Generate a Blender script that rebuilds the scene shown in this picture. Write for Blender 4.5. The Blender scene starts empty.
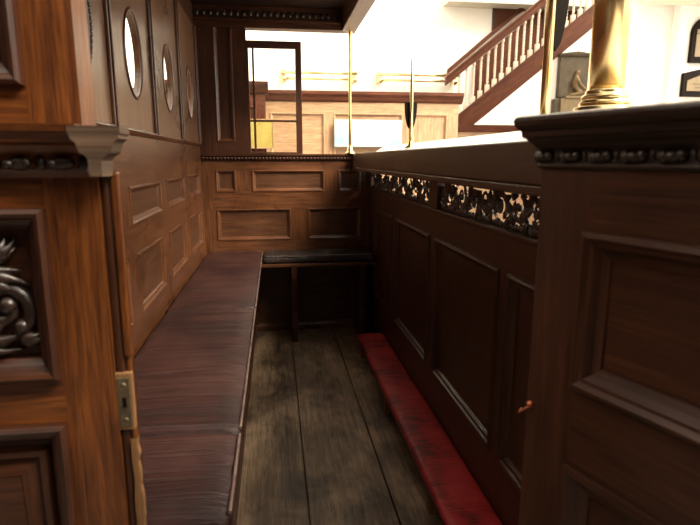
import bpy, bmesh, math, random
from mathutils import Vector, Matrix, noise
random.seed(7)
C = bpy.context.scene.collection
PI = math.pi

# ------------------------------------------------------------------ materials
def new_mat(name):
    m = bpy.data.materials.new(name); m.use_nodes = True
    nt = m.node_tree; b = nt.nodes['Principled BSDF']
    return m, nt, b
def node(nt, t, **kw):
    n = nt.nodes.new(t)
    for k, v in kw.items(): setattr(n, k, v)
    return n
def ramp(nt, fac, stops):
    r = node(nt, 'ShaderNodeValToRGB'); e = r.color_ramp.elements
    while len(e) < len(stops): e.new(0.5)
    for i, (p, c) in enumerate(stops):
        e[i].position = p; e[i].color = (*c, 1)
    nt.links.new(fac, r.inputs[0]); return r
def mixc(nt, fac, a, b, mode='MIX'):
    m = node(nt, 'ShaderNodeMix', data_type='RGBA', blend_type=mode)
    if isinstance(fac, (int, float)): m.inputs[0].default_value = fac
    else: nt.links.new(fac, m.inputs[0])
    for s, v in ((6, a), (7, b)):
        if isinstance(v, tuple): m.inputs[s].default_value = (*v, 1)
        else: nt.links.new(v, m.inputs[s])
    return m.outputs[2]
def tex(nt, vec, scale, sx=1, sy=1, detail=6, rough=.6, dist=0., off=(0, 0, 0)):
    mp = node(nt, 'ShaderNodeMapping'); mp.inputs['Scale'].default_value = (sx, sy, 1); mp.inputs['Location'].default_value = off
    nt.links.new(vec, mp.inputs[0])
    n = node(nt, 'ShaderNodeTexNoise'); n.inputs['Scale'].default_value = scale
    n.inputs['Detail'].default_value = detail; n.inputs['Roughness'].default_value = rough; n.inputs['Distortion'].default_value = dist
    nt.links.new(mp.outputs[0], n.inputs['Vector']); return n.outputs['Fac']
def wood(name, dark, mid, light, rough=.38, figure=.5, grime=.45, coat=.15, bump=.25, spec=.5):
    m, nt, b = new_mat(name); L = nt.links
    uv = node(nt, 'ShaderNodeUVMap').outputs[0]
    ob = node(nt, 'ShaderNodeTexCoord').outputs['Object']
    g = tex(nt, uv, 3., 1.1, 24, 9, .68, .5 + figure * .8)
    col = ramp(nt, g, [(.28, dark), (.5, mid), (.72, light)]).outputs[0]
    fl = tex(nt, uv, 5., 1.1, 7, 4, .55, 2.2 * figure + .2, (3, 1, 0))       # figure of quarter-sawn oak
    fr = ramp(nt, fl, [(.42, (.72, .66, .6)), (.5, (1, 1, 1)), (.6, (1.22, 1.18, 1.1))]).outputs[0]
    col = mixc(nt, figure, col, fr, 'MULTIPLY')
    po = tex(nt, uv, 30., .35, 9, 3, .5, 0)                                 # pores
    pr = ramp(nt, po, [(.36, (.45, .4, .36)), (.5, (1, 1, 1))]).outputs[0]
    col = mixc(nt, .6, col, pr, 'MULTIPLY')
    gr = tex(nt, ob, 3.5, 1, 1, 5, .6, .5)                                  # old polish and dirt
    gc = ramp(nt, gr, [(.35, (.42, .38, .36)), (.6, (1, 1, 1))]).outputs[0]
    col = mixc(nt, grime, col, gc, 'MULTIPLY')
    L.new(col, b.inputs['Base Color'])
    rr = node(nt, 'ShaderNodeMapRange'); rr.inputs[3].default_value = rough - .1; rr.inputs[4].default_value = rough + .16
    L.new(gr, rr.inputs[0]); L.new(rr.outputs[0], b.inputs['Roughness'])
    b.inputs['Coat Weight'].default_value = coat; b.inputs['Coat Roughness'].default_value = .3
    b.inputs['Specular IOR Level'].default_value = spec
    bp = node(nt, 'ShaderNodeBump'); bp.inputs['Strength'].default_value = bump; bp.inputs['Distance'].default_value = .002
    ad = node(nt, 'ShaderNodeMath', operation='ADD'); L.new(g, ad.inputs[0]); L.new(po, ad.inputs[1])
    L.new(ad.outputs[0], bp.inputs['Height']); L.new(bp.outputs[0], b.inputs['Normal'])
    return m
def floor_stain(m):
    nt = m.node_tree; b = nt.nodes['Principled BSDF']; L = nt.links
    src = b.inputs['Base Color'].links[0].from_socket
    ob = node(nt, 'ShaderNodeTexCoord').outputs['Object']
    n = tex(nt, ob, 2.6, 1.5, .8, 7, .62, .9, (1.7, .4, 0))
    c = mixc(nt, .9, src, ramp(nt, n, [(.36, (.16, .15, .14)), (.47, (.55, .53, .5)), (.6, (1, 1, 1))]).outputs[0], 'MULTIPLY')
    L.new(c, b.inputs['Base Color'])
def plain(name, c1, c2, rough=.5, metal=0., scale=6., bump=0., coat=0., spec=.5, sx=1, sy=1):
    m, nt, b = new_mat(name); L = nt.links
    ob = node(nt, 'ShaderNodeTexCoord').outputs['Object']
    n = tex(nt, ob, scale, sx, sy, 5, .6, .3)
    L.new(ramp(nt, n, [(.35, c1), (.65, c2)]).outputs[0], b.inputs['Base Color'])
    b.inputs['Roughness'].default_value = rough; b.inputs['Metallic'].default_value = metal
    b.inputs['Coat Weight'].default_value = coat; b.inputs['Specular IOR Level'].default_value = spec
    if bump:
        bp = node(nt, 'ShaderNodeBump'); bp.inputs['Strength'].default_value = bump; bp.inputs['Distance'].default_value = .003
        n2 = tex(nt, ob, scale * 8, sx, sy, 4, .6, .2)
        L.new(n2, bp.inputs['Height']); L.new(bp.outputs[0], b.inputs['Normal'])
    return m

M = {}
M['oak'] = wood('oak', (.038, .0135, .0055), (.098, .036, .0135), (.165, .064, .024), .27, .4, .5, .4)
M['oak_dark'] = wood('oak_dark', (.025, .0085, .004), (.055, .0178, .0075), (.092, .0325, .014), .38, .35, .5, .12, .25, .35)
M['oak_brown'] = wood('oak_brown', (.030, .011, .005), (.072, .0275, .011), (.122, .05, .02), .34, .4, .5, .25)
M['oak_sheen'] = wood('oak_sheen', (.075, .034, .017), (.175, .085, .043), (.28, .145, .078), .27, .4, .4, .5)  # lighter than the other oak: varnish sheen put into the colour
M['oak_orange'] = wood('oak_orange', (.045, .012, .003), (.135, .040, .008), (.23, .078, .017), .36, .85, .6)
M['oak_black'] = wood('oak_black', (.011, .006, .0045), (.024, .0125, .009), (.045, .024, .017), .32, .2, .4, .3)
M['oak_red'] = wood('oak_red', (.045, .0125, .006), (.092, .028, .013), (.14, .047, .022), .5, .4, .35, .0, .2, .2)
M['oak_pale'] = wood('oak_pale', (.28, .16, .085), (.38, .23, .125), (.46, .30, .17), .4, .4, .25)
M['end_grain'] = wood('end_grain', (.05, .028, .016), (.105, .060, .035), (.17, .105, .065), .6, .3, .5, 0)
M['worn_oak'] = wood('worn_oak', (.13, .06, .022), (.24, .12, .048), (.36, .20, .09), .55, .4, .45, 0)
M['boards'] = wood('boards', (.15, .095, .055), (.36, .25, .155), (.50, .37, .245), .5, .35, .8, .0, .35, .35)
floor_stain(M['boards'])
M['plaster'] = plain('plaster', (.78, .76, .71), (.84, .82, .78), .85, 0, 2., .1)
M['plaster_beige'] = plain('plaster_beige', (.58, .54, .45), (.64, .60, .51), .85, 0, 2., .1)
M['capping_glare'] = plain('capping_glare', (.80, .77, .70), (.86, .83, .77), .4, 0, 3., 0)  # near-white, with the capping's burnt-out highlight put into the colour
M['stone'] = plain('stone', (.34, .31, .27), (.46, .42, .36), .6, 0, 1.5, .1)
M['brass'] = plain('brass', (.62, .46, .22), (.74, .58, .31), .24, 1., 14.)
M['bronze'] = plain('bronze', (.042, .030, .015), (.075, .055, .03), .6, .3, 9., .15)
M['bronze_gold'] = plain('bronze_gold', (.09, .055, .02), (.14, .09, .035), .5, .5, 9.)
M['black'] = plain('black', (.006, .004, .003), (.012, .008, .006), .7, 0, 9., spec=.06)
M['blade'] = plain('blade', (.006, .005, .004), (.012, .009, .007), .7, 0, 9., spec=.05)
M['tablet'] = plain('tablet', (.125, .085, .038), (.17, .12, .058), .5, 0, 12.)
M['ink'] = plain('ink', (.07, .045, .018), (.09, .06, .025), .6, 0, 12.)
M['tan'] = plain('tan', (.50, .42, .33), (.62, .54, .44), .45, 0, 20.)
M['yellow'] = plain('yellow', (.25, .18, .03), (.33, .26, .06), .6, 0, 8.)
M['steel'] = plain('steel', (.14, .11, .07), (.24, .19, .12), .45, .8, 40.)
M['copper'] = plain('copper', (.45, .12, .06), (.6, .2, .1), .35, .6, 20.)
M['piping'] = plain('piping', (.045, .024, .02), (.17, .11, .09), .5, 0, 30.)

def paper():
    m, nt, b = new_mat('blue_paper'); L = nt.links
    ob = node(nt, 'ShaderNodeTexCoord').outputs['Object']
    n = tex(nt, ob, 5., .3, 1, 2, .4, .1)
    L.new(ramp(nt, n, [(.4, (.20, .31, .38)), (.6, (.34, .38, .39))]).outputs[0], b.inputs['Base Color'])
    b.inputs['Roughness'].default_value = .8; return m
M['paper'] = paper()

def leather(name, c1, c2, c3, rough, patch=3., spec=.5, wr=1., coat=0.):
    m, nt, b = new_mat(name); L = nt.links
    uv = node(nt, 'ShaderNodeUVMap').outputs[0]
    ob = node(nt, 'ShaderNodeTexCoord').outputs['Object']
    p = tex(nt, ob, patch, 1, 1, 6, .65, .4)
    st = tex(nt, uv, 4., .9, 22, 5, .6, .9)          # u runs across, wrinkles follow u
    ad = node(nt, 'ShaderNodeMath', operation='MULTIPLY_ADD'); ad.inputs[1].default_value = .5; 
    L.new(st, ad.inputs[0]); L.new(p, ad.inputs[2])
    L.new(ramp(nt, ad.outputs[0], [(.62, c1), (.76, c2), (.95, c3)]).outputs[0], b.inputs['Base Color'])
    b.inputs['Roughness'].default_value = rough; b.inputs['Specular IOR Level'].default_value = spec
    b.inputs['Coat Weight'].default_value = coat; b.inputs['Coat Roughness'].default_value = .35
    fine = tex(nt, ob, 260., 1, 1, 2, .5, 0)
    bp = node(nt, 'ShaderNodeBump'); bp.inputs['Strength'].default_value = 1. * wr; bp.inputs['Distance'].default_value = .007
    L.new(st, bp.inputs['Height'])
    b2 = node(nt, 'ShaderNodeBump'); b2.inputs['Strength'].default_value = .12; b2.inputs['Distance'].default_value = .001
    L.new(fine, b2.inputs['Height']); L.new(bp.outputs[0], b2.inputs['Normal']); L.new(b2.outputs[0], b.inputs['Normal'])
    return m
M['cushion'] = leather('cushion_leather', (.015, .0045, .004), (.033, .0105, .0085), (.066, .0255, .020), .42, 3., .35)
M['cushion_black'] = leather('cushion_black', (.012, .009, .008), (.026, .019, .017), (.055, .04, .035), .36, 4.)
M['red'] = leather('red_leather', (.10, .008, .008), (.34, .014, .016), (.46, .035, .034), .5, 7., .4, .35)

def glass():
    m, nt, b = new_mat('pane_glass')
    b.inputs['Base Color'].default_value = (.95, .97, .95, 1); b.inputs['Roughness'].default_value = .02
    b.inputs['Transmission Weight'].default_value = 1.; b.inputs['IOR'].default_value = 1.45
    return m
M['glass'] = glass()

# ------------------------------------------------------------------ mesh builder
class MB:
    def __init__(s):
        s.bm = bmesh.new(); s.uv = s.bm.loops.layers.uv.new('UVMap')
    def quad(s, pts, uvs, smooth=False):
        vs = [s.bm.verts.new(p) for p in pts]
        f = s.bm.faces.new(vs); f.smooth = smooth
        for l, u in zip(f.loops, uvs): l[s.uv].uv = u
        return f
    def boxP(s, P, u0, u1, v0, v1, n0, n1, grain=None, seg=1):
        """box in the local frame P(u,v,n); grain 'u','v','n' or longest side"""
        if u0 > u1: u0, u1 = u1, u0
        if v0 > v1: v0, v1 = v1, v0
        if n0 > n1: n0, n1 = n1, n0
        d = (u1-u0, v1-v0, n1-n0)
        g = {'u': 0, 'v': 1, 'n': 2}[grain] if grain else d.index(max(d))
        o1, o2 = random.uniform(0, 20), random.uniform(0, 20)
        lo, hi = (u0, v0, n0), (u1, v1, n1)
        flip = (P(1, 0, 0)-P(0, 0, 0)).cross(P(0, 1, 0)-P(0, 0, 0)).dot(P(0, 0, 1)-P(0, 0, 0)) < 0
        vs = {}
        for i in (0, 1):
            for j in (0, 1):
                for k in (0, 1):
                    c = ((lo, hi)[i][0], (lo, hi)[j][1], (lo, hi)[k][2])
                    vs[i, j, k] = (s.bm.verts.new(P(*c)), c)
        F = [((0,0,0),(0,1,0),(1,1,0),(1,0,0)), ((0,0,1),(1,0,1),(1,1,1),(0,1,1)), ((0,0,0),(1,0,0),(1,0,1),(0,0,1)),
             ((0,1,0),(0,1,1),(1,1,1),(1,1,0)), ((0,0,0),(0,0,1),(0,1,1),(0,1,0)), ((1,0,0),(1,1,0),(1,1,1),(1,0,1))]
        ax = [2, 2, 1, 1, 0, 0]
        for f, a in zip(F, ax):
            ks = list(f)[::-1] if flip else list(f)
            fc = s.bm.faces.new([vs[k][0] for k in ks])
            oth = [q for q in (0, 1, 2) if q != a]
            if g in oth: ua, va = g, [q for q in oth if q != g][0]
            else: ua, va = oth
            for l, k in zip(fc.loops, ks):
                c = vs[k][1]; l[s.uv].uv = (c[ua]+o1 + (3.3*a if g not in oth else 0), c[va]+o2+.37*a)
    def box(s, x0, x1, y0, y1, z0, z1, grain=None):
        s.boxP(lambda u, v, n: Vector((u, v, n)), x0, x1, y0, y1, z0, z1, {'x': 'u', 'y': 'v', 'z': 'n', None: None}[grain])
    def ring(s, P, u0, u1, v0, v1, prof, smooth=False):
        """mitred moulding round a rectangle; prof = [(inset, height)]"""
        o = random.uniform(0, 20)
        L = []
        for (d, n) in prof:
            L.append([(u0+d, v0+d, n), (u1-d, v0+d, n), (u1-d, v1-d, n), (u0+d, v1-d, n)])
        flip = (P(1, 0, 0)-P(0, 0, 0)).cross(P(0, 1, 0)-P(0, 0, 0)).dot(P(0, 0, 1)-P(0, 0, 0)) < 0
        for i in range(len(prof)-1):
            w0, w1 = i*.008, (i+1)*.008
            for k in range(4):
                k2 = (k+1) % 4
                a, b, c, d = L[i][k], L[i][k2], L[i+1][k2], L[i+1][k]
                la = (lambda q: q[0]) if k in (0, 2) else (lambda q: q[1])
                pts = [a, b, c, d]; uv = [(la(a)+o+k, w0), (la(b)+o+k, w0), (la(c)+o+k, w1), (la(d)+o+k, w1)]
                if flip: pts.reverse(); uv.reverse()
                s.quad([P(*q) for q in pts], uv, smooth)
    def tube(s, pts, rad, n=10, flat=1., up=None, caps=True, smooth=True):
        pts = [Vector(p) for p in pts]; m = len(pts)
        if not hasattr(rad, '__len__'): rad = [rad]*m
        o = random.uniform(0, 20); rings = []; prev = None; length = 0
        for i, p in enumerate(pts):
            t = (pts[min(i+1, m-1)]-pts[max(i-1, 0)]).normalized()
            if up is not None: a = Vector(up); a = (a-t*a.dot(t))
            elif prev is not None: a = prev-t*prev.dot(t)
            else:
                a = Vector((0, 0, 1)) if abs(t.z) < .9 else Vector((1, 0, 0)); a = a-t*a.dot(t)
            a.normalize(); prev = a; b = t.cross(a)
            if i: length += (p-pts[i-1]).length
            rings.append(([s.bm.verts.new(p+(a*math.cos(2*PI*k/n)*flat+b*math.sin(2*PI*k/n))*rad[i]) for k in range(n)], length))
        for i in range(m-1):
            for k in range(n):
                k2 = (k+1) % n
                f = s.bm.faces.new((rings[i][0][k], rings[i][0][k2], rings[i+1][0][k2], rings[i+1][0][k])); f.smooth = smooth
                for l, (q, w) in zip(f.loops, ((rings[i][1], k), (rings[i][1], k+1), (rings[i+1][1], k+1), (rings[i+1][1], k))):
                    l[s.uv].uv = (q+o, w*.006)
        if caps:
            try:
                s.bm.faces.new(rings[0][0][::-1]); s.bm.faces.new(rings[-1][0])
            except ValueError: pass
    def lathe(s, c, prof, n=24, smooth=True, axis='z'):
        c = Vector(c)
        def pt(r, h, a):
            if axis == 'z': return c+Vector((r*math.cos(a), r*math.sin(a), h))
            if axis == 'x': return c+Vector((h, r*math.cos(a), r*math.sin(a)))
            return c+Vector((r*math.sin(a), h, r*math.cos(a)))
        R = [[s.bm.verts.new(pt(r, h, 2*PI*k/n)) for k in range(n)] for r, h in prof]
        for i in range(len(R)-1):
            for k in range(n):
                k2 = (k+1) % n
                f = s.bm.faces.new((R[i][k], R[i][k2], R[i+1][k2], R[i+1][k])); f.smooth = smooth
                for l, (h, w) in zip(f.loops, ((i, k), (i, k+1), (i+1, k+1), (i+1, k))): l[s.uv].uv = (h*.03, w*.01)
        s.bm.faces.new(R[0][::-1]); s.bm.faces.new(R[-1])
    def ball(s, c, rx, ry, rz, n=10, rot=None):
        mt = Matrix.Translation(Vector(c)) @ (rot if rot else Matrix.Identity(4)) @ Matrix.Diagonal((rx, ry, rz, 1))
        r = bmesh.ops.create_uvsphere(s.bm, u_segments=n, v_segments=max(6, n*2//3), radius=1, matrix=mt)
        for f in {f for v in r['verts'] for f in v.link_faces}: f.smooth = True
    def extrude(s, P, prof, u0, u1, m0=0., m1=0., grain_u=True, smooth=False):
        """profile [(n,v)] swept along u; m0/m1 = mitre factor (u shifts with n) at the ends"""
        o = random.uniform(0, 20); A, B = [], []
        for (n, v) in prof:
            A.append(P(u0-m0*n, v, n)); B.append(P(u1+m1*n, v, n))
        k = len(prof)
        va = [s.bm.verts.new(p) for p in A]; vb = [s.bm.verts.new(p) for p in B]
        flip = (P(1, 0, 0)-P(0, 0, 0)).cross(P(0, 1, 0)-P(0, 0, 0)).dot(P(0, 0, 1)-P(0, 0, 0)) < 0
        d = 0
        for i in range(k):
            j = (i+1) % k; e = math.dist(prof[i], prof[j])
            vs = [va[i], vb[i], vb[j], va[j]]; uv = [(u0+o, d), (u1+o, d), (u1+o, d+e), (u0+o, d+e)]
            if flip: vs.reverse(); uv.reverse()
            f = s.bm.faces.new(vs); f.smooth = smooth
            for l, q in zip(f.loops, uv): l[s.uv].uv = q
            d += e
        for vs in (va, vb):
            f = s.bm.faces.new(vs if (vs is vb) != flip else vs[::-1])
            for l in f.loops: l[s.uv].uv = (l.vert.co.y+o, l.vert.co.z)
    def build(s, name, mat, parent=None, bevel=0., loc=None):
        me = bpy.data.meshes.new(name)
        base = Vector((0, 0, 0))
        q = parent
        while q is not None:
            base = base+q.location; q = q.parent
        if parent is None and loc is not None: base = Vector(loc)
        bmesh.ops.recalc_face_normals(s.bm, faces=s.bm.faces)
        s.bm.to_mesh(me); s.bm.free(); me.transform(Matrix.Translation(-base))
        o = bpy.data.objects.new(name, me); C.objects.link(o)
        if parent is not None: o.parent = parent
        elif loc is not None: o.location = loc
        me.materials.append(M[mat])
        if bevel:
            b = o.modifiers.new('bevel', 'BEVEL'); b.width = bevel; b.segments = 2; b.limit_method = 'ANGLE'; b.angle_limit = .6
        return o

def thing(name, loc, label, cat, group=None):
    o = bpy.data.objects.new(name, None); C.objects.link(o); o.location = loc
    o.empty_display_size = .05
    o['label'] = label; o['category'] = cat
    if group: o['group'] = group
    return o
def tag(o, label, cat, group=None):
    o['label'] = label; o['category'] = cat
    if group: o['group'] = group
    return o
def struct(o): o['kind'] = 'structure'; return o

def W(u, v, n): return Vector((u, v, n))
def planeX(x, sgn):      # wall at X = x facing sgn*X; u = Y, v = Z
    return lambda u, v, n: Vector((x+sgn*n, u, v))
def planeY(y):           # wall at Y = y facing -Y; u = X, v = Z
    return lambda u, v, n: Vector((u, y-n, v))

OVOLO = [(-.003, .0), (-.002, .004), (.004, .005), (.009, .001), (.011, -.004), (.016, -.006), (.02, -.012)]
def panelling(parent, P, u0, u1, v0, v1, rows, mat, pmat=None, th=.03, rec=.012, prof=OVOLO, mmat=None, raised=0., outer=None):
    """rows = [(vlo, vhi, [(ulo,uhi),..]), ...] bottom to top"""
    f = MB(); vv = v0; U0, U1 = u0, u1
    if outer:
        if outer[0] is not None: f.boxP(P, u0, outer[0], v0, v1, -th, 0, 'v'); u0 = outer[0]
        if outer[1] is not None: f.boxP(P, outer[1], u1, v0, v1, -th, 0, 'v'); u1 = outer[1]
    for (a, b, ps) in rows:
        if a > vv: f.boxP(P, u0, u1, vv, a, -th, 0, 'u')
        uu = u0
        for (p, q) in ps:
            if p > uu: f.boxP(P, uu, p, a, b, -th, 0, 'v')
            uu = q
        if u1 > uu: f.boxP(P, uu, u1, a, b, -th, 0, 'v')
        vv = b
    if v1 > vv: f.boxP(P, u0, u1, vv, v1, -th, 0, 'u')
    f.build('frame', mat, parent)
    for (a, b, ps) in rows:
        for (p, q) in ps:
            m = MB(); m.boxP(P, p-.004, q+.004, a-.004, b+.004, -rec-.008, -rec)
            if raised:
                d = raised
                m.ring(P, p+d, q-d, a+d, b-d, [(0, -rec), (.004, -rec+.002), (.018, -rec+.008)])
                m.boxP(P, p+d+.018, q-d-.018, a+d+.018, b-d-.018, -rec, -rec+.008)
            pn = m.build('panel', pmat or mat, parent)
            r = MB(); r.ring(P, p, q, a, b, prof); r.build('moulding', mmat or mat, pn)

# ------------------------------------------------------------------ key dimensions
XL, XR, YB, YF = -.44, .60, 3.426, .85
ZC = 1.852          # underside of the canopy

# ------------------------------------------------------------------ setting
f = MB()
xs = [-.47, -.195, .08, .356, .63]
for i in range(4):
    f.box(xs[i]+.002, xs[i+1]-.002, -.4, YB+.02, -.028, 0, 'y')
f.box(-.47, .63, YB-.012, YB+.04, -.028, -.004, 'x')
struct(f.build('floor', 'boards', bevel=.003))
f = MB(); f.box(-4.1, 8, -3, 8.7, -.08, -.03, 'y'); struct(f.build('floor_hall', 'stone'))
f = MB(); f.box(-4.1, 8, 8.5, 8.7, -.03, 6.5); struct(f.build('wall_back', 'plaster'))
f = MB(); f.box(-4.1, -3.9, -3, 8.5, -.03, 6.5); struct(f.build('wall_left', 'plaster'))
f = MB(); f.box(3.13, 7, 5., 5.1, -.03, 6.5); f.box(3.785, 7, 4.9, 5., -.03, 6.5); struct(f.build('wall_right', 'plaster'))
f = MB()
va = [f.bm.verts.new((x, y, z)) for y in (7.44, 7.5) for x, z in ((2.35, -.03), (5.2, -.03), (5.2, 3.49), (2.35, 1.235))]
for q in ((0, 1, 2, 3), (7, 6, 5, 4), (0, 4, 5, 1), (1, 5, 6, 2), (2, 6, 7, 3), (3, 7, 4, 0)): f.bm.faces.new([va[i] for i in q])
struct(f.build('wall_back.001', 'plaster'))
f = MB(); f.box(2.6, 8, 8.2, 8.5, 3.37, 3.6); struct(f.build('trim_1', 'plaster_beige'))
f = MB(); f.box(3.4, 7, 4.6, 4.9, 2.50, 2.9); struct(f.build('trim_2', 'plaster_beige'))
# gallery slab and dark walls out of view, added to block sky light
f = MB(); f.box(-4.1, 2.6, -3, -.45, 2.6, 2.75, 'x'); struct(f.build('gallery_blocker', 'oak_dark'))
f = MB(); f.box(-4.1, 2.6, -1.3, -1.2, -.03, 1.9, 'x'); struct(f.build('wall_front_unseen', 'oak_dark'))
f = MB(); f.box(-2.3, -2.2, -1.2, .699, -.03, 2.6, 'y'); struct(f.build('wall_left_blocker', 'oak_dark'))  # added out of view to keep pale light off the open door
f = MB(); f.box(-4.1, 2.6, -3.1, -3., -.03, 6.5, 'x'); struct(f.build('wall_front_unseen.001', 'plaster_beige'))

# ------------------------------------------------------------------ tall screen with ovals on the bench side
scr = thing('pew_screen', (XL, 2.1, 0), 'tall oak pew screen with a row of oval openings above the long bench', 'screen')
PL = planeX(XL, 1)
ys = [(1.15, 1.60), (1.73, 2.20), (2.32, 2.745), (2.885, 3.315)]
ys2 = [(1.20, 1.655), (1.775, 2.20), (2.315, 2.73), (2.87, 3.32)]
panelling(scr, PL, YF, YB, 0, 1.185, [(.605, .80, ys2), (.90, 1.015, ys)], 'oak', 'oak_brown', outer=(1.1, 3.36), mmat='oak')
# upper boards with real oval holes
ovals = [(1.36, 1.43), (1.91, 1.43), (2.50, 1.436), (3.112, 1.45)]
bats = [1.625, 2.165, 2.765]
edges = [YF] + bats + [YB]
for i, (cy, cz) in enumerate(ovals):
    b = MB(); a, e = edges[i], edges[i+1]; z0, z1 = 1.185, ZC
    hy, hz, N = .108, .134, 40
    def outer(t):
        dy, dz = math.cos(t)*hy, math.sin(t)*hz; k = 1e9
        if dy > 1e-6: k = min(k, (e-cy)/dy)
        if dy < -1e-6: k = min(k, (a-cy)/dy)
        if dz > 1e-6: k = min(k, (z1-cz)/dz)
        if dz < -1e-6: k = min(k, (z0-cz)/dz)
        return (cy+dy*k, cz+dz*k)
    ang = [2*PI*k/N for k in range(N)] + [math.atan2((zz-cz)/hz, (yy-cy)/hy) % (2*PI) for yy in (a, e) for zz in (z0, z1)]
    ang = sorted(set(ang))
    for n0 in (0., -.024):
        for k in range(len(ang)):
            t0, t1 = ang[k], ang[(k+1) % len(ang)]
            p0 = (cy+math.cos(t0)*hy, cz+math.sin(t0)*hz); p1 = (cy+math.cos(t1)*hy, cz+math.sin(t1)*hz)
            q0, q1 = outer(t0), outer(t1)
            s4 = [p0, q0, q1, p1]
            b.quad([PL(u, v, n0) for u, v in s4], [(v, u+i*3) for u, v in s4])
    for k in range(len(ang)):
        t0, t1 = ang[k], ang[(k+1) % len(ang)]
        p0 = (cy+math.cos(t0)*hy, cz+math.sin(t0)*hz); p1 = (cy+math.cos(t1)*hy, cz+math.sin(t1)*hz)
        b.quad([PL(*p0, 0), PL(*p1, 0), PL(*p1, -.024), PL(*p0, -.024)], [(k*.02, 0), (k*.02+.02, 0), (k*.02+.02, .024), (k*.02, .024)], True)
    bo = b.build('upper_board', 'oak_sheen', scr)
    r = MB()
    pts = [PL(cy+math.cos(2*PI*k/48)*(hy+.001), cz+math.sin(2*PI*k/48)*(hz+.001), .0) for k in range(49)]
    r.tube(pts, .0055, 8, caps=False)
    if i == 0:
        for k in range(60):
            t = 2*PI*k/60; r.ball(PL(cy+math.cos(t)*(hy+.012), cz+math.sin(t)*(hz+.012), .003), .006, .008, .008, 8)
    r.build('oval_rim', 'oak' if i else 'oak_black', bo)
for y in bats + [3.385]:
    b = MB(); b.boxP(PL, y-.012, y+.012, 1.19, ZC, .0, .010, 'v'); b.boxP(PL, y-.004, y+.004, 1.19, ZC, .010, .016, 'v')
    b.build('batten', 'oak', scr, .003)
b = MB(); b.extrude(PL, [(0, 1.172), (.006, 1.176), (.012, 1.186), (.010, 1.192), (0, 1.196)], YF, YB-.02); b.build('dado_rail', 'oak', scr)

# ------------------------------------------------------------------ far end partition
bk = thing('end_partition', (.08, YB, 0), 'panelled oak partition behind the short far bench, with a fluted board and small carved cornice above', 'partition')
PB = planeY(YB)
panelling(bk, PB, XL, XR+.04, 0, 1.088, [(.03, .44, [(-.14, .50)]), (.60, .792, [(-.358, .094), (.205, .54)]), (.902, 1.03, [(-.355, -.238), (-.136, .308), (.40, .54)])], 'oak', 'oak_brown', outer=(-.375, None), mmat='oak')
b = MB()
b.extrude(PB, [(0, 1.085), (.004, 1.088), (.004, 1.092), (.014, 1.096), (.014, 1.114), (.022, 1.118), (.024, 1.13), (-.03, 1.13), (-.03, 1.085)], XL, .60)
co = b.build('cornice', 'oak_dark', bk)
b = MB()
x = XL+.015
while x < .47:
    b.ball(PB(x, 1.105, .015), .0105, .006, .0065, 8, Matrix.Rotation(.5, 4, 'Y')); x += .021
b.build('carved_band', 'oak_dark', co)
b = MB(); b.boxP(PB, XL+.02, XR, 0, .034, 0, .012, 'u'); b.build('skirting', 'oak', bk, .003)
# narrow fluted board between screen and window
up = MB(); up.boxP(PB, XL, -.335, 1.13, ZC, -.03, 0, 'v'); up.boxP(PB, -.232, -.147, 1.13, ZC, -.03, 0, 'v'); up.boxP(PB, -.335, -.232, 1.13, 1.205, -.03, 0, 'u')
ub = up.build('upper_board', 'oak_dark', bk)
p = MB(); p.boxP(PB, -.34, -.228, 1.2, ZC, -.022, -.014, 'v'); pp = p.build('upper_panel', 'oak_dark', bk)
r = MB(); r.ring(PB, -.335, -.232, 1.205, ZC+.1, OVOLO); r.build('moulding', 'oak', pp)

# casement
cw = thing('casement_window', (.02, YB, 1.13), 'glazed casement with thin glazing bars in the opening above the far bench', 'window')
b = MB()
def slope(x): return 1.795-.008*(x+.14)/.32
b.boxP(PB, -.147, .178, 1.748, 1.79, -.026, -.004, 'u'); b.boxP(PB, .141, .178, 1.131, 1.75, -.026, -.004, 'v')
b.boxP(PB, -.147, -.136, 1.131, 1.75, -.026, -.004, 'v'); b.boxP(PB, -.136, .141, 1.131, 1.142, -.026, -.004, 'u')
b.build('window_frame', 'oak_dark', cw, .002)
b = MB(); b.boxP(PB, -.116, -.103, 1.142, 1.75, -.02, -.008, 'v'); b.boxP(PB, -.136, .141, 1.322, 1.334, -.0205, -.0085, 'u')
b.build('glazing_bar', 'oak_dark', cw)
b = MB(); b.boxP(PB, -.136, .141, 1.142, 1.748, -.0155, -.0125); b.build('pane', 'glass', cw)

# ------------------------------------------------------------------ canopy and its rod
ca = thing('canopy', (0.02, 2.1, ZC), 'dark wooden canopy over the pew with a heavy carved edge beam', 'canopy')
b = MB()
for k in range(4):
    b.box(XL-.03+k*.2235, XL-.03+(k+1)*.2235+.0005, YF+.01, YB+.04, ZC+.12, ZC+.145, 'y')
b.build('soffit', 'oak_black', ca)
b = MB(); b.box(XL-.03, XL-.001, YF+.01, YB+.04, ZC+.0005, ZC+.119, 'y'); b.build('wall_beam', 'oak_dark', ca, .003)
b = MB(); b.box(.424, .508, YF+.01, YB+.05, ZC, ZC+.22, 'y'); b.build('edge_beam', 'oak', ca, .004)
b = MB(); b.box(XL, .424, YB-.03, YB+.05, ZC, ZC+.12, 'x')
bb = b.build('rear_beam', 'oak_dark', ca, .004)
b = MB()
for k in range(22):
    b.ball((XL+.02+k*.038, YB-.032, ZC+.075), .014, .008, .018, 8)
b.build('carved_band', 'oak_black', bb)
b = MB(); b.extrude(PB, [(.03, ZC+.03), (.05, ZC+.035), (.05, ZC+.045), (.03, ZC+.05)], XL, .42); b.build('beam_moulding', 'oak_dark', bb)
b = MB(); b.box(XL-.02, .424, YF+.01, YF+.06, ZC+.02, ZC+.12, 'x'); b.build('front_beam', 'oak_dark', ca)

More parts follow.
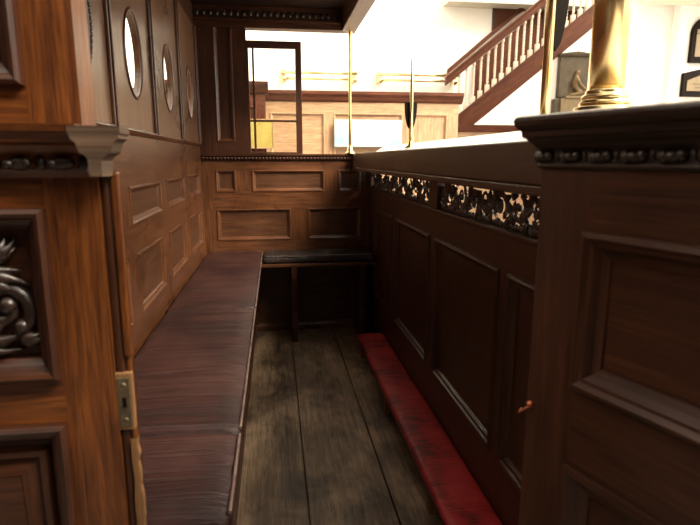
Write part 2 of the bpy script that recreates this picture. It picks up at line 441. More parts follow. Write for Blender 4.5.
rod = thing('support_rod', (.474, YB, 1.13), 'slim brass rod holding up the canopy corner', 'rod')
b = MB(); b.lathe((.474, YB, 1.13), [(.0085, .045), (.0085, .30), (.0085, .70), (.0085, .725)], 16); b.build('shaft', 'brass', rod)
b = MB(); b.lathe((.474, YB, 1.13), [(.034, 0), (.034, .008), (.026, .014), (.02, .022), (.017, .04), (.011, .048), (.0085, .05)], 20); b.build('base_flange', 'brass', rod)
b = MB(); b.lathe((.474, YB, 1.13), [(.0085, .70), (.013, .706), (.011, .712), (.016, .722), (.016, .7249)], 20); b.build('collar', 'brass', rod)

# ------------------------------------------------------------------ benches
be = thing('bench', (-.27, 2.1, 0), 'long fixed oak bench along the oval screen', 'bench')
b = MB(); b.box(XL+.001, -.105, .812, YB-.001, .452, .478, 'y'); b.build('seat_board', 'oak_dark', be, .004)
b = MB(); b.box(-.172, -.15, .84, YB-.02, 0, .452, 'y'); b.build('front_panel', 'oak_dark', be)
b = MB(); b.box(-.15, -.142, .84, YB-.02, 0, .05, 'y'); b.build('skirting', 'oak_dark', be)
b2 = thing('bench', (.25, 3.3, 0), 'short fixed oak bench across the far end of the pew on a shaped bracket', 'bench')
b = MB(); b.box(-.100, XR-.002, 3.165, YB-.001, .468, .488, 'x'); b.build('seat_board', 'oak', b2, .004)
for x in (.085, .50):
    b = MB()
    pr = [(3.40, 0), (3.17, 0), (3.172, .10), (3.195, .20), (3.185, .30), (3.17, .40), (3.17, .468), (3.40, .468)]
    b.extrude(lambda u, v, n: Vector((u, n, v)), [(y, z) for y, z in pr], x, x+.034); b.build('bracket', 'oak_dark', b2, .003)

def cushion(loc, axis, L, Wd, H, label, mat, seed, wr=.0035):
    t = thing('seat_cushion', loc, label, 'cushion', None)
    b = MB(); N = int(L/.012); K = 44; rings = []
    ox, oy, oz = loc
    for i in range(N+1):
        s = i/N*L; ed = min(s, L-s); k = min(1, ed/.02); sc = math.sqrt(max(.0, 1-(1-k)**2))
        ring = []
        for j in range(K):
            a = 2*PI*j/K; ca_, sa = math.cos(a), math.sin(a); e = .28
            w = math.copysign(abs(ca_)**e, ca_)*Wd/2; h = math.copysign(abs(sa)**.5, sa)*H/2
            w *= (.93+.07*sc); h *= (.25+.75*sc)
            if h > 0:
                q = max(0, 1-abs(2*w/Wd)**4)
                n1 = noise.noise(Vector((w*2.5+seed, s*17+.9*noise.noise(Vector((w*6, s*5, seed))), seed)))
                n2 = noise.noise(Vector((w*5+seed, s*45, seed+3)))
                n3 = noise.noise(Vector((w*3, s*3, seed+9)))
                h += sc*((abs(n1)*-1.6+.4)*wr+n2*wr*.5+n3*.006)*(.35+.65*q) + .006*q*sc
            w += .002*noise.noise(Vector((s*9, a, seed)))
            if axis == 'y': p_ = Vector((ox+w, oy+s, oz+H/2+h))
            else: p_ = Vector((ox+s, oy+w, oz+H/2+h))
            ring.append(b.bm.verts.new(p_))
        rings.append((ring, s))
    for i in range(N):
        for j in range(K):
            j2 = (j+1) % K; r0, r1 = rings[i][0], rings[i+1][0]
            fc = b.bm.faces.new((r0[j], r0[j2], r1[j2], r1[j])); fc.smooth = True
            for l, (s_, jj) in zip(fc.loops, ((rings[i][1], j), (rings[i][1], j+1), (rings[i+1][1], j+1), (rings[i+1][1], j))):
                l[b.uv].uv = (jj/K*Wd*2.2+seed, s_)
    b.bm.faces.new(rings[0][0][::-1]); b.bm.faces.new(rings[-1][0])
    b.build('pad', mat, t)
    q = MB(); e_ = []
    sd = 1 if axis == 'y' else -1
    for i in range(0, 41):
        s = .012+(L-.024)*i/40; wob = .0015*noise.noise(Vector((s*14, seed, 0)))
        if axis == 'y': e_.append((ox+sd*(Wd/2-.002), oy+s, oz+H-.004+wob))
        else: e_.append((ox+s, oy+sd*(Wd/2-.002), oz+H-.004+wob))
    q.tube(e_, .0036, 8); q.build('piping', 'piping' if axis == 'y' else mat, t)
    return t
cushion((-.2585, .812, .478), 'y', .288, .345, .048, 'end of a maroon leather cushion nearest the doorway, cut off by the picture edge', 'cushion', 1.3, .006)
cushion((-.2585, 1.105, .478), 'y', .985, .345, .048, 'middle maroon leather cushion on the long bench, creased crosswise', 'cushion', 4.1, .006)
cushion((-.2585, 2.095, .478), 'y', 1.325, .345, .048, 'maroon leather cushion filling the far corner of the long bench', 'cushion', 8.2, .006)
cushion((-.080, 3.293, .488), 'x', .672, .245, .046, 'short black leather cushion on the far bench', 'cushion_black', 12.7, .007)

# ------------------------------------------------------------------ kneeler
kn = thing('kneeler', (.525, 1.9, 0), 'long red leather kneeler along the foot of the dark partition', 'kneeler')
b = MB(); y0, y1 = .86, 2.905; N = 150; K = 20; rings = []
for i in range(N+1):
    s = y0+(y1-y0)*i/N; ring = []
    for j in range(K):
        a = 2*PI*j/K; w = math.copysign(abs(math.cos(a))**.4, math.cos(a))*.0775; h = math.copysign(abs(math.sin(a))**.6, math.sin(a))*.016
        if h > 0: h += .002*noise.noise(Vector((w*20, s*8, 2)))+.003*(1-(w/.0775)**2)
        ring.append(b.bm.verts.new((.5215+w, s, .106+h)))
    rings.append(ring)
for i in range(N):
    for j in range(K):
        fc = b.bm.faces.new((rings[i][j], rings[i][(j+1) % K], rings[i+1][(j+1) % K], rings[i+1][j])); fc.smooth = True
        for l, (q, w) in zip(fc.loops, ((i, j), (i, j+1), (i+1, j+1), (i+1, j))): l[b.uv].uv = (w/K*.3, q/N*2)
b.bm.faces.new(rings[0][::-1]); b.bm.faces.new(rings[-1]); b.build('pad', 'red', kn)
b = MB(); b.box(.452, .597, .86, 2.90, .070, .092, 'y'); b.build('board', 'oak_dark', kn, .003)
for y in (.95, 1.47, 2.16, 2.84):
    b = MB(); b.box(.453, .590, y, y+.03, 0, .0705, 'z'); b.build('leg', 'worn_oak', kn, .003)

# ------------------------------------------------------------------ partition with pierced frieze on the other side
pr_ = thing('frieze_partition', (XR, 2.0, 0), 'dark oak partition with pierced carved frieze and overhanging book ledge', 'partition')
PR = planeX(XR, -1)
rows = [(.278, .80, [(.80, 1.30), (1.375, 1.945), (2.05, 2.63), (2.74, 3.23)])]
panelling(pr_, PR, .74, YB-.001, 0, .90, rows, 'oak_dark', th=.04, prof=[(-.008, 0), (-.006, .006), (.0, .009), (.006, .006), (.009, 0), (.016, -.003), (.022, -.012)])
b = MB(); b.boxP(PR, .74, YB-.001, .90, .916, -.04, .008, 'u'); b.build('frieze_sill', 'oak_dark', pr_, .004)
b = MB()
for (a, e) in ((.74, .95), (1.965, 2.075), (3.38, YB-.001)): b.boxP(PR, a, e, .916, 1.03, -.04, 0, 'v')
b.build('frieze_stile', 'oak_dark', pr_)
def leaf(b, P, u, v, ang, L, w, n=.0, curl=.6, flat=1., up=None):
    for k in (-1, 0, 1):
        pts = []; r = []
        for i in range(9):
            t = i/8; a = ang+k*.32+curl*t*t*1.5
            pts.append(P(u+math.cos(ang+k*.32+curl*t)*L*t*(1-.12*abs(k)), v+math.sin(ang+k*.32+curl*t)*L*t*(1-.12*abs(k)), n+.006*math.sin(PI*t)))
            r.append(w*(.45+.55*math.sin(PI*min(1, t*1.15+.1)))*(1-.75*t*t))
        b.tube(pts, r, 7, flat, up)
def scroll(b, P, u, v, R, turns, dirn, a0, w, n=0., decay=.78, flat=1., up=None):
    pts, r = [], []; N = int(18*turns)
    for i in range(N+1):
        t = i/N; a = a0+dirn*2*PI*turns*t; q = R*(1-decay*t)
        pts.append(P(u+math.cos(a)*q, v+math.sin(a)*q, n+.003*t)); r.append(w*(1-.35*t))
    b.tube(pts, r, 8, flat, up)
    p = pts[-1]; b.ball(p, w*1.25, w*1.25, w*1.25, 8)
    return
def fret(a, e):
    b = MB(); z0, z1 = .918, 1.028; n0 = -.018; k = 0; u = a+.05; cz = (z0+z1)/2; X_ = dict(flat=.45, up=(1, 0, 0))
    random.seed(int(a*100))
    while u < e-.02:
        d = 1 if k % 2 else -1
        J = random.uniform; uu = u; u = u+J(-.012, .012)
        scroll(b, PR, u, cz+J(-.006, .012)*d, J(.034, .043), J(1.1, 1.5), d, d*PI*J(.4, .8), .0075, n0, .78, **X_)
        leaf(b, PR, u+.035, cz-d*.012, d*1.1, .056, .0085, n0, -.7*d, **X_)
        leaf(b, PR, u-.02, cz+d*.02, PI-d*.5, .045, .007, n0, .8*d, **X_)
        leaf(b, PR, u+.055, cz+d*.03, d*2.4+PI, .05, .008, n0, .6, **X_)
        leaf(b, PR, u+.02, cz-d*.04, d*.5, .055, .008, n0, .6*d, **X_)
        leaf(b, PR, u+.06, z0+.002, PI/2-d*.5, random.uniform(.03, .05), .007, n0, d*random.uniform(.4, 1.2), **X_)
        b.ball(PR(u+.045, cz-d*.034, n0), .006, .012, .010, 8)
        for q in range(8):
            leaf(b, PR, u+J(-.04, .06), cz+J(-.04, .04), J(0, 6.28), J(.03, .055), J(.006, .0105), n0-.004, J(-1, 1), **X_)
        u = uu+.104; k += 1
    q = a
    while q < e:
        b.ball(PR(q, z0+.004, n0), .006, .014, random.uniform(.010, .024), 8, Matrix.Rotation(random.uniform(-.5, .5), 4, 'X')); q += random.uniform(.016, .03)
    pts = []; m = int((e-a)/.012)
    for i in range(m+1):
        q = a+(e-a)*i/m; pts.append(PR(q, cz+.030*math.sin((q-a)/.104*PI), n0))
    b.tube(pts, .0065, 8, .5, (1, 0, 0))
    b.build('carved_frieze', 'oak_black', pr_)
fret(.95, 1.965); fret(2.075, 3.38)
b = MB()   # book ledge with deep fascia, raised capping behind
b.box(.488, .66, .74, YB-.001, 1.03, 1.05, 'y'); b.box(.488, .512, .74, YB-.001, 1.05, 1.135, 'y'); b.box(.512, .66, .74, YB-.001, 1.115, 1.135, 'y')
b.box(.601, .64, .74, YB-.001, 1.05, 1.115, 'y')
b.build('book_ledge', 'oak_dark', pr_, .004)
b = MB(); b.extrude(lambda u, v, n: Vector((n, u, v)), [(.60, 1.133), (.612, 1.133), (.69, 1.178), (.90, 1.178), (.90, 1.15), (.64, 1.133)], .74, YB-.02)
b.build('sloped_capping', 'capping_glare', pr_)
b = MB(); b.box(.42, .60, .70, .739, 0, 1.03, 'z'); b.build('door_post', 'oak_dark', pr_)

# ------------------------------------------------------------------ open door at the doorway (other side)
A = math.radians(18.7); P0 = Vector((.324, .63, 0)); dd = Vector((math.sin(A), -math.cos(A), 0)); nn = Vector((-dd.y*-1, 0, 0))
nn = Vector((dd.y, -dd.x, 0)); 
if nn.x > 0: nn = -nn
def PD(u, v, n): return P0+dd*u+nn*n+Vector((0, 0, v))
do = thing('pew_door', P0+dd*.25, 'dark oak pew door standing open beside the camera, with moulded panels and a carved cornice', 'door')
DP = [(-.004, 0), (-.003, .006), (.003, .008), (.008, .003), (.012, .002), (.018, -.006), (.026, -.010), (.027, -.014)]
panelling(do, PD, 0, .50, .06, 1.088, [(.13, .40, [(.072, .428)]), (.46, .728, [(.072, .428)]), (.836, 1.017, [(.072, .428)])], 'oak_dark', th=.034, rec=.013, prof=DP, outer=(.072, .428))
b = MB()
CP = [(-.034, 1.088), (.003, 1.088), (.006, 1.091), (.006, 1.094), (.003, 1.097), (.003, 1.108), (.006, 1.111), (.009, 1.113), (.013, 1.117), (.019, 1.121), (.022, 1.124), (.026, 1.125), (.027, 1.132), (.031, 1.134), (.035, 1.138), (.037, 1.144), (.035, 1.148), (.030, 1.150), (-.034, 1.150)]
b.extrude(PD, CP, -.001, .5, .4, 0.)
cn = b.build('cornice', 'oak_black', do, .0015)
b = MB(); u = .006
while u < .49:
    b.ball(PD(u, 1.1025, .003), .011, .008, .0065, 10); b.ball(PD(u+.008, 1.1035, .005), .006, .006, .006, 8); b.ball(PD(u-.010, 1.102, .005), .005, .005, .007, 8)
    for q in (.017, .024): b.ball(PD(u+q, 1.1025, .003), .0025, .004, .007, 8)
    u += .040
b.build('carved_band', 'oak_black', cn)
b = MB(); pts = [PD(-.002+.0, .79, .0)]
pts = [PD(.010-.016*math.sin(t*.35), .783-.016*math.sin(t*.5)*(1 if t > 0 else 1)+.004*t*.3, .008+.006*math.sin(t)) for t in [i*.45 for i in range(10)]]
b.tube(pts, .0012, 8); b.ball(PD(.009, .785, .004), .005, .005, .005, 8)
h = b.build('wire_hook', 'copper', do); h['label'] = 'bent copper wire hook'

# ------------------------------------------------------------------ carved end at the doorway (near side)
EX = -.213
pe = thing('pew_end', (-.45, .75, 0), 'tall orange oak pew end with carved scroll panel, lock plate and cornice', 'pew end')
PE = planeY(.70)
BOL = [(0, 0), (.001, .010), (.006, .014), (.011, .012), (.014, .006), (.020, .002), (.027, -.006), (.029, -.014)]
fr = [(.13, .50, [(-2.1,-1.45),(-1.35, -.82), (-.72, -.276)]), (.54, .762, [(-2.1,-1.45),(-1.35, -.82), (-.72, -.276)]), (.822, 1.042, [(-2.1,-1.45),(-1.35, -.82), (-.72, -.276)])]
panelling(pe, PE, -2.2, EX, 0, 1.08, fr, 'oak_orange', 'oak_dark', th=.03, rec=.013, prof=BOL, mmat='oak_dark', outer=(None, -.276))  # carried on leftward out of view to shut out light
# raised field in the lower panel
b = MB(); b.ring(PE, -.69, -.306, .57, .725, [(0, -.013), (.004, -.004), (.012, -.004), (.016, -.012)]); b.ring(PE, -.67, -.322, .59, .707, [(0, -.013), (.02, -.004), (.021, -.004)]); b.boxP(PE, -.65, -.342, .61, .687, -.013, -.004)
b.build('raised_field', 'oak_dark', pe)
# narrow closing post facing the aisle: dark bead, orange strip, lock
b = MB(); b.box(EX, -.201, .704, .755, 0, 1.085, 'z'); b.build('edge_strip', 'oak_dark', pe, .004)
b = MB(); b.box(-.2005, -.1895, .702, .709, .846, 1.085, 'z'); b.box(-.2005, -.193, .706, .716, 0, .846, 'z'); b.build('door_stop', 'oak_orange', pe, .003)
b = MB(); zz = [.30+.012*i for i in range(37)]
R_ = [-.1895-.006*abs(noise.noise(Vector((0, 0, z*31))))-.004*max(0, noise.noise(Vector((3, 0, z*11)))) for z in zz]
Ls = [-.2005+.003*noise.noise(Vector((0, 5, z*23))) for z in zz]
for i in range(36):
    for (ya, yb, qa, qb) in ((.7005, .7005, Ls, R_), (.7005, .712, R_, R_)):
        b.quad([(qa[i], ya, zz[i]), (qb[i], yb, zz[i]), (qb[i+1], yb, zz[i+1]), (qa[i+1], ya, zz[i+1])], [(zz[i], qa[i]), (zz[i], qb[i]+.01), (zz[i+1], qb[i+1]+.01), (zz[i+1], qa[i+1])])
b.build('splintered_edge', 'worn_oak', pe)
b = MB(); b.box(-.2135, -.1925, .6995, .71, .745, .825); b.build('mortise_edge', 'worn_oak', pe, .0015)
b = MB(); b.box(-.2105, -.1955, .698, .705, .750, .819); lk = b.build('lock_plate', 'steel', pe, .001)
for z in (.760, .809):
    b = MB(); b.lathe((-.203, .6985, z), [(.0035, 0), (.0035, -.001), (.002, -.0018)], 12, axis='y'); b.build('screw', 'steel', lk)
b = MB(); b.box(-.2055, -.2005, .6972, .699, .778, .792); b.build('keeper_slot', 'black', lk)
# cornice, cut square at the end
b = MB()
prf = [(-.10, 1.078), (.004, 1.078), (.006, 1.083), (.009, 1.088), (.009, 1.104), (.014, 1.108), (.02, 1.115), (.03, 1.119), (.033, 1.128), (.037, 1.131), (.038, 1.139), (-.10, 1.139)]
b.extrude(PE, prf, -2.2, -.2215)
cn = b.build('cornice', 'oak_orange', pe)
half = [(.006, 1.080), (.0065, 1.098), (.010, 1.103), (.017, 1.107), (.021, 1.119), (.026, 1.123), (.0265, 1.127), (.0285, 1.129), (.0285, 1.137)]
cx = -.2015; prof2 = [(cx+d, z) for d, z in half]+[(cx-d, z) for d, z in half[::-1]]
b = MB(); b.extrude(lambda u, v, n: Vector((n, u, v)), prof2, .66, .703)
e = b.build('cut_end', 'end_grain', cn); e['label'] = 'bare sawn end of the cornice'
b = MB(); u = EX-.035
while u > -1.4:
    b.ball(PE(u, 1.095, .009), .014, .010, .009, 10); b.ball(PE(u-.010, 1.094, .014), .007, .007, .006, 8); b.ball(PE(u+.009, 1.096, .013), .006, .006, .006, 8)
    b.ball(PE(u+.023, 1.095, .009), .006, .005, .010, 8)
    u -= .048
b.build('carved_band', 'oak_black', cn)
# scroll carving on the middle panel
b = MB(); n0 = -.010
for sgn, cx in ((1, -.498),):
    for m in (1, -1):
        Q = (lambda m: (lambda u, v, n: PE(cx+m*u, v, n)))(m)
        scroll(b, Q, .158, .915, .035, 1.3, 1, -1.2, .0095, n0)
        scroll(b, Q, .06, .95, .04, 1.3, -1, 1.4, .0095, n0)
        leaf(b, Q, .13, .95, .5, .062, .013, n0, -.6); leaf(b, Q, .10, .88, -.4, .09, .013, n0, .5)
        leaf(b, Q, .15, .985, -.2, .035, .011, n0, .8); leaf(b, Q, .05, .90, 2.6, .06, .012, n0, -.8)
        leaf(b, Q, .178, .88, -.9, .03, .009, n0, .9)
        b.ball(Q(.178, .892, n0+.004), .010, .010, .010, 10)
    b.ball(PE(cx, .925, n0), .022, .012, .024, 12)
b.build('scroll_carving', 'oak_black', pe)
# post above the cornice
PU = planeY(.74)
panelling(pe, PU, -2.2, -.2385, 1.139, ZC+.1, [(1.188, ZC+.06, [(-1.6, -.9), (-.72, -.300)])], 'oak_orange', 'oak_dark', th=.058, rec=.02, prof=BOL, mmat='oak_dark', outer=(None, -.300))

# ------------------------------------------------------------------ staffs and candlestick standing on the capping
def staff(x, y, z, top, r, sh0, sh1, shw, side, label, off=0.):
    t = thing('brass_staff', (x, y, z), label, 'staff')
    b = MB(); b.lathe((x, y, z), [(.030, 0), (.030, .004), (.014, .014), (r*1.3, .03), (r, .035)], 18); b.build('foot', 'brass', t)
    b = MB(); b.lathe((x, y, z), [(r, .03), (r, (top-z)*.5), (r*.95, top-z-.09), (r*.7, top-z-.085), (r*.7, top-z-.01), (r*.2, top-z)], 14); b.build('shaft', 'brass', t)
    b = MB(); n = 16; front, back = [], []
    for k in range(n+1):
        q = k/n; w = shw*math.sqrt(max(0, 1-q**2.2)) if k < n else 0
        front.append((w, sh1-(sh1-sh0)*q))
    out = [(w, z_) for w, z_ in front] + [(-w, z_) for w, z_ in front[::-1][1:]]
    yy = y+side*(r+.004); x += off
    ca_, sa = math.cos(.0), math.sin(.0)
    vf = [b.bm.verts.new((x+w, yy-.004, z_)) for w, z_ in out]; vb = [b.bm.verts.new((x+w, yy+.004, z_)) for w, z_ in out]
    b.bm.faces.new(vf); b.bm.faces.new(vb[::-1])
    for k in range(len(out)):
        j = (k+1) % len(out); b.bm.faces.new((vf[k], vb[k], vb[j], vf[j]))
    s_ = b.build('shield', 'blade', t, .002); s_['label'] = 'dark painted shield'
    return t
staff(.660, 2.62, 1.153, 1.573, .0085, 1.240, 1.368, .031, 1, 'shorter brass staff with small dark shield on the partition ledge')
staff(.68, 1.333, 1.174, 2.0, .0115, 1.365, 1.66, .034, 1, 'tall brass staff with long dark blade rising behind the open door', .026)
cs = thing('brass_column', (.746, 1.18, 1.178), 'thick polished brass column on a stepped round foot above the open door', 'column')
b = MB(); b.lathe((.746, 1.18, 1.178), [(.092, 0), (.092, .010), (.087, .018), (.074, .026), (.066, .030), (.066, .036), (.055, .040)], 40); b.build('foot', 'brass', cs)
b = MB(); b.lathe((.746, 1.18, 1.178), [(.048, .039), (.055, .043), (.055, .048), (.047, .052), (.052, .056), (.049, .063), (.042, .067), (.044, .071), (.040, .076)], 40); b.build('collar', 'brass', cs)
b = MB(); b.lathe((.746, 1.18, 1.178), [(.039, .074), (.039, .4), (.039, .8), (.039, .95)], 40); b.build('shaft', 'brass', cs)

# ------------------------------------------------------------------ the hall beyond
fp = thing('box_pew', (.6, 4.7, 0), 'tall pale panelled pew beyond the window, with projecting top cornice', 'pew')
PP = planeY(4.6)
panelling(fp, PP, -1.2, 1.57, 0, 1.57, [(.3, 1.0, [(-.9, -.2), (-.05, .45), (.55, 1.05), (1.2, 1.48)]), (1.12, 1.47, [(-.9, -.2), (-.02, .42), (.50, 1.08), (1.17, 1.47)])], 'oak_pale', 'oak_pale', th=.05, mmat='oak_pale')
b = MB(); b.extrude(PP, [(0, 1.56), (.02, 1.575), (.03, 1.60), (.05, 1.62), (.05, 1.645), (-.06, 1.645), (-.06, 1.56)], -1.2, 1.60); b.build('cornice', 'oak_red', fp)
b = MB(); b.box(1.52, 1.57, 4.651, 5.6, 0, 1.57, 'y'); b.build('side_panel', 'oak_pale', fp)
nb = thing('rear_pew', (-.35, 4.42, 0), 'dark corniced pew back partly seen through the casement glass', 'pew')
PN = planeY(4.42)
panelling(nb, PN, -.9, -.055, 0, 1.60, [(.3, 1.1, [(-.8, -.14)]), (1.16, 1.50, [(-.8, -.14)])], 'oak_red', th=.04)
b = MB(); b.extrude(PN, [(0, 1.595), (.02, 1.605), (.035, 1.64), (.05, 1.66), (.05, 1.685), (-.05, 1.685), (-.05, 1.595)], -.9, -.03); b.build('cornice', 'oak_dark', nb)
yb = thing('notice_board', (-.1, 4.38, 1.19), 'yellow board seen through the lower casement panes', 'board')
b = MB(); b.box(-.235, -.005, 4.372, 4.385, 1.19, 1.395); b.build('yellow_panel', 'yellow', yb)
b = MB()
PYB = planeY(4.372); b.ring(PYB, -.245, .005, 1.18, 1.405, [(0, -.013), (0, .004), (.01, .004), (.01, 0)]); b.build('board_frame', 'oak_pale', yb)
pb = MB(); pb.box(.50, 1.07, 4.555, 4.562, 1.20, 1.42); o = pb.build('notice_sheet', 'paper', loc=(.78, 4.56, 1.20)); tag(o, 'pale blue and white sheet fixed on the panels of the far pew', 'sheet')
lp = thing('low_pew', (3.2, 6.4, 0), 'brown capped pew back below the foot of the staircase', 'pew')
PLW = planeY(6.4)
panelling(lp, PLW, 2.0, 4.4, 0, 1.42, [(.3, 1.2, [(2.15, 3.1), (3.3, 4.25)])], 'oak_pale', th=.04)
b = MB(); b.extrude(PLW, [(0, 1.415), (.03, 1.42), (.04, 1.45), (.05, 1.50), (-.05, 1.50), (-.05, 1.415)], 2.0, 4.4); b.build('cap_rail', 'oak_red', lp)

def wall_rail(x0, x1, z, label):
    t = thing('wall_rail', ((x0+x1)/2, 8.4, z), label, 'rail', None)
    b = MB(); b.tube([(x0, 8.38, z+.035), (x1, 8.38, z+.035)], .022, 12); b.build('upper_tube', 'brass', t)
    b = MB(); b.tube([(x0+.06, 8.38, z-.05), (x1-.06, 8.38, z-.05)], .02, 12); b.build('lower_tube', 'brass', t)
    for x in (x0+.05, x1-.05):
        b = MB(); b.box(x-.03, x+.03, 8.38, 8.498, z-.09, z+.07); b.ball((x, 8.38, z-.06), .05, .05, .05, 10); b.build('end_bracket', 'brass', t)
wall_rail(.12, 1.27, 2.32, 'gilded double wall rail seen just right of the casement')
wall_rail(1.56, 2.83, 2.32, 'gilded double wall rail ending at the foot of the staircase')

# staircase: pixel fit at Y = 7.5
st = thing('staircase', (3.7, 7.5, 0), 'brown wooden staircase with twisted balusters climbing to the right', 'staircase')
YS = 7.5
xa, za = 2.77, 1.553         # string lower edge, foot
xb, zb = 4.551, 2.962
k = (zb-za)/(xb-xa)
def ST(x, dz, y=YS): return Vector((x, y, za+k*(x-xa)+dz))
def band(b, x0, x1, d0, d1, y0, y1):
    vs = []
    for x in (x0, x1):
        for d in (d0, d1):
            for y in (y0, y1): vs.append(b.bm.verts.new(ST(x, d, y)))
    L = (x1-x0)
    o = random.uniform(0, 9)
    for q in ((0,1,3,2), (4,6,7,5), (0,4,5,1), (2,3,7,6), (0,2,6,4), (1,5,7,3)):
        fc = b.bm.faces.new([vs[i] for i in q])
        for l in fc.loops: l[b.uv].uv = (l.vert.co.x*1.2+o, l.vert.co.z-k*l.vert.co.x+l.vert.co.y)
b = MB(); band(b, 2.35, 5.2, .02, .32, YS-.03, YS+.03); band(b, 2.35, 5.2, .29, .33, YS-.05, YS-.03); band(b, 2.35, 5.2, .0, .03, YS-.045, YS-.03); b.build('string', 'oak_red', st)
b = MB(); band(b, 2.36, 5.2, .86, .95, YS-.04, YS+.04); band(b, 2.36, 5.2, .95, .985, YS-.055, YS+.055); b.build('handrail', 'oak_red', st, .008)
for i in range(26):
    x = 2.46+i*.1; z0 = ST(x, .31).z; z1 = ST(x, .87).z
    b = MB(); H = z1-z0
    b.boxP(W, x-.026, x+.026, YS-.026, YS+.026, z0-.03, z0+.10)
    pts = []; N = 26; zz0, zz1 = z0+.10, z1-.045
    for s_ in (0, PI):
        pts = [(x+.008*math.cos(s_+q/N*9*PI), YS+.008*math.sin(s_+q/N*9*PI), zz0+(zz1-zz0)*q/N) for q in range(N+1)]
        b.tube(pts, .011, 6)
    b.ball((x, YS, z1-.03), .026, .026, .03, 8)
    b.build('baluster', 'tan', st)
b = MB()
for i in range(13):
    x = 2.40+i*.215; z = ST(x, .17).z; b.box(x, x+.24, YS+.03, 8.40, z-.02, z+.02); b.box(x+.215, x+.235, YS+.03, 8.40, z, z+.18)
b.build('tread', 'oak_dark', st)
def band2(b, x0, x1, zl, h, y0, y1, kk):
    vs = [b.bm.verts.new((x, y, zl+kk*(x-2.695)+d)) for x in (x0, x1) for d in (0, h) for y in (y0, y1)]
    for q in ((0,1,3,2), (4,6,7,5), (0,4,5,1), (2,3,7,6), (0,2,6,4), (1,5,7,3)):
        fc = b.bm.faces.new([vs[i] for i in q])
        for l in fc.loops: l[b.uv].uv = (l.vert.co.x*1.2, l.vert.co.z-kk*l.vert.co.x+l.vert.co.y)
b = MB(); band2(b, 2.68, 3.98, 2.395, .075, 8.41, 8.47, .83); b.build('wall_handrail', 'oak_red', st, .01)
b = MB(); band2(b, 3.12, 5.2, 1.55, .685, 8.44, 8.499, .782); b.build('wall_panelling', 'oak_red', st)
dp = thing('landing_door', (3.9, 8.44, 2.95), 'brown panelled door high on the wall above the stair handrail', 'door')
b = MB(); P_ = planeY(8.497)
va = []
for n_ in (0, .02):
    va.append([b.bm.verts.new(P_(x, z, n_)) for x, z in ((3.385, 3.03), (3.385, 3.42), (4.1, 3.42), (3.98, 3.41))])
b.bm.faces.new(va[0][::-1]); b.bm.faces.new(va[1])
for i in range(4): b.bm.faces.new((va[0][i], va[1][i], va[1][(i+1) % 4], va[0][(i+1) % 4]))
b.build('door_leaf', 'oak_red', dp)
b = MB(); b.boxP(P_, 3.385, 3.42, 3.10, 3.37, .0, .022, 'v'); b.boxP(P_, 3.42, 4.0, 3.345, 3.37, .0, .022, 'u'); b.build('door_frame', 'oak_dark', dp)

# bronze relief
RX, RY = 4.19, 7.38
rl = thing('memorial_relief', (RX, RY, 1.35), 'dark bronze relief of a kneeling figure on a bracket under the stairs', 'relief')
PRL = planeY(RY)
b = MB(); b.boxP(PRL, RX-.245, RX+.245, 1.945, 2.50, -.058, .03); b.build('slab', 'bronze', rl, .004)
b = MB(); b.extrude(PRL, [(.03, 2.485), (.05, 2.495), (.06, 2.52), (-.05, 2.52), (-.05, 2.485)], RX-.265, RX+.265)
vs = [(RX-.275, 2.52), (RX+.275, 2.52), (RX, 2.555)]
va = [b.bm.verts.new(PRL(x, z, .055)) for x, z in vs]; vb_ = [b.bm.verts.new(PRL(x, z, -.05)) for x, z in vs]
b.bm.faces.new(va); b.bm.faces.new(vb_[::-1])
for i in range(3): b.bm.faces.new((va[i], vb_[i], vb_[(i+1) % 3], va[(i+1) % 3]))
b.build('pediment', 'bronze', rl)
b = MB(); b.boxP(PRL, RX-.22, RX+.33, 1.60, 1.93, -.058, .07); b.boxP(PRL, RX-.16, RX+.20, 1.93, 1.962, -.03, .085); b.build('bracket', 'tablet', rl, .004)
b = MB(); b.boxP(PRL, RX-.30, RX-.22, 1.60, 1.92, -.058, .05); b.build('bracket_side', 'bronze', rl, .004)
def relief_figure():
    me = bpy.data.meshes.new('kneeling_figure')
    J = {'pel': (-.03, 0, .055, .045), 'wa': (-.035, 0, .11, .038), 'ch': (-.02, 0, .175, .046), 'ne': (.0, 0, .225, .020), 'hd': (.012, 0, .262, .034), 'hd2': (.014, 0, .285, .026),
         'kn': (.085, -.01, .030, .030), 'an': (-.045, -.012, .012, .018), 'to': (-.085, -.012, .010, .014), 'kn2': (.095, .012, .045, .028), 'sh': (.0, -.03, .19, .024), 'el': (.045, -.035, .12, .018), 'ha': (.11, -.03, .075, .014), 'fi': (.135, -.03, .06, .009)}
    E = [('pel', 'wa'), ('wa', 'ch'), ('ch', 'ne'), ('ne', 'hd'), ('hd', 'hd2'), ('pel', 'kn'), ('kn', 'an'), ('an', 'to'), ('pel', 'kn2'), ('ch', 'sh'), ('sh', 'el'), ('el', 'ha'), ('ha', 'fi')]
    ks = list(J); me.from_pydata([J[q][:3] for q in ks], [(ks.index(a), ks.index(c)) for a, c in E], [])
    o = bpy.data.objects.new('kneeling_figure', me); C.objects.link(o); o.parent = rl
    o.location = (0, -.045, .615); o.scale = (1.2, .7, 1.2)
    sk = o.modifiers.new('skin', 'SKIN'); sk.use_smooth_shade = True
    for i, q in enumerate(ks):
        r = J[q][3]; me.skin_vertices[0].data[i].radius = (r, r)
    me.skin_vertices[0].data[0].use_root = True
    o.modifiers.new('sub', 'SUBSURF').levels = 2; o.modifiers['sub'].render_levels = 2
    me.materials.append(M['bronze_gold']); o['label'] = 'gilded figure kneeling and looking down'
relief_figure()
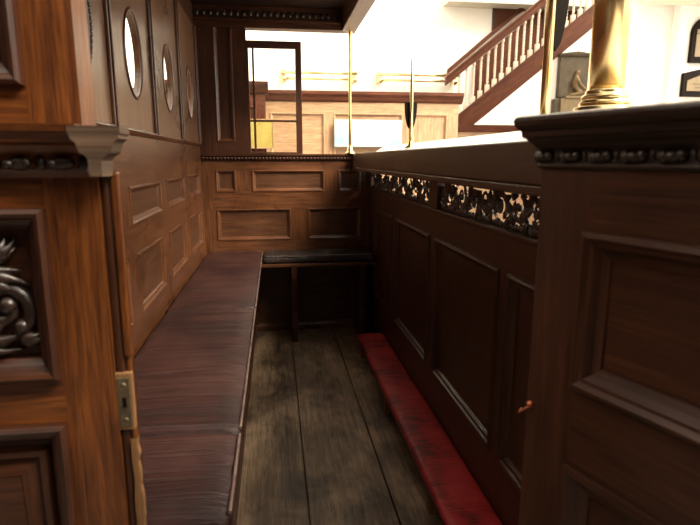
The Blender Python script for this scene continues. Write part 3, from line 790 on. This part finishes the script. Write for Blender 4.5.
def tablet(x0, x1, z0, z1, arched, label):
    Y = 4.9
    t = thing('memorial_tablet', ((x0+x1)/2, Y, z0), label, 'tablet')
    b = MB(); xm = (x0+x1)/2; hw = (x1-x0)/2
    if arched: top = [(xm+hw*math.cos(a), z1-hw*.75+hw*.75*math.sin(a)) for a in [PI*i/18 for i in range(19)]]
    else: top = [(x1, z1-.05), (xm, z1), (x0, z1-.05)]
    out = [(x0, z0), (x1, z0)]+top
    va = [b.bm.verts.new((x, Y-.04, z)) for x, z in out]; vb = [b.bm.verts.new((x, Y, z)) for x, z in out]
    b.bm.faces.new(va); b.bm.faces.new(vb[::-1])
    for i in range(len(out)):
        j = (i+1) % len(out); b.bm.faces.new((va[i], va[j], vb[j], vb[i]))
    b.build('slate', 'black', t)
    b = MB(); zt = (z1-hw*.8) if arched else z1-.12
    b.box(x0+.035, x1-.035, Y-.046, Y-.039, z0+.05, zt)
    if not arched:
        q = [b.bm.verts.new(p) for p in ((x0+.035, Y-.046, zt), (x1-.035, Y-.046, zt), (xm, Y-.046, z1-.045))]; b.bm.faces.new(q)
    ip = b.build('inscription_panel', 'tablet', t)
    b = MB(); z = zt-.03
    while z > z0+.08:
        w = (hw-.07)*random.uniform(.6, 1); b.box(xm-w, xm+w, Y-.0475, Y-.046, z-.006, z+.004); z -= .032
    b.build('inscription', 'ink', ip)
    if arched:
        b = MB(); b.ball((xm, Y-.042, zt+.13), .06, .012, .05, 10); b.box(x0+.035, x1-.035, Y-.05, Y-.039, zt+.005, zt+.04); b.build('crest', 'tablet', t)
tablet(3.905, 4.36, 1.995, 2.43, True, 'arched black memorial tablet, upper of two on the white pier')
tablet(3.86, 4.32, 1.685, 1.95, False, 'gabled black memorial tablet, lower of two on the white pier')

# ------------------------------------------------------------------ light, world, camera
w = bpy.data.worlds.new('World'); bpy.context.scene.world = w; w.use_nodes = True
w.node_tree.nodes['Background'].inputs[0].default_value = (1., .92, .80, 1); w.node_tree.nodes['Background'].inputs[1].default_value = 2.0
sun = bpy.data.lights.new('sun', 'SUN'); sun.energy = 9.; sun.angle = math.radians(34); sun.color = (1, .88, .70)
so = bpy.data.objects.new('sun', sun); C.objects.link(so)
so.rotation_euler = Vector((-.85, .70, -.95)).to_track_quat('-Z', 'Y').to_euler(); so.location = (4, -2, 6)

cam = bpy.data.cameras.new('camera'); co_ = bpy.data.objects.new('camera', cam); C.objects.link(co_)
FPX = 540.; pit = math.atan((262.5-159)/FPX); yaw = math.atan((350-274)*math.cos(pit)/FPX)
co_.location = (0, 0, 1.1); co_.rotation_euler = (PI/2-pit, 0, -yaw)
cam.sensor_width = 36; cam.lens = FPX/700*36; cam.clip_start = .02
cam.dof.use_dof = True; cam.dof.focus_distance = 1.9; cam.dof.aperture_fstop = 6.3
sc = bpy.context.scene; sc.camera = co_
sc.view_settings.view_transform = 'Standard'; sc.view_settings.look = 'None'; sc.view_settings.gamma = 1
sc.view_settings.exposure = .6
sc.cycles.max_bounces = 8
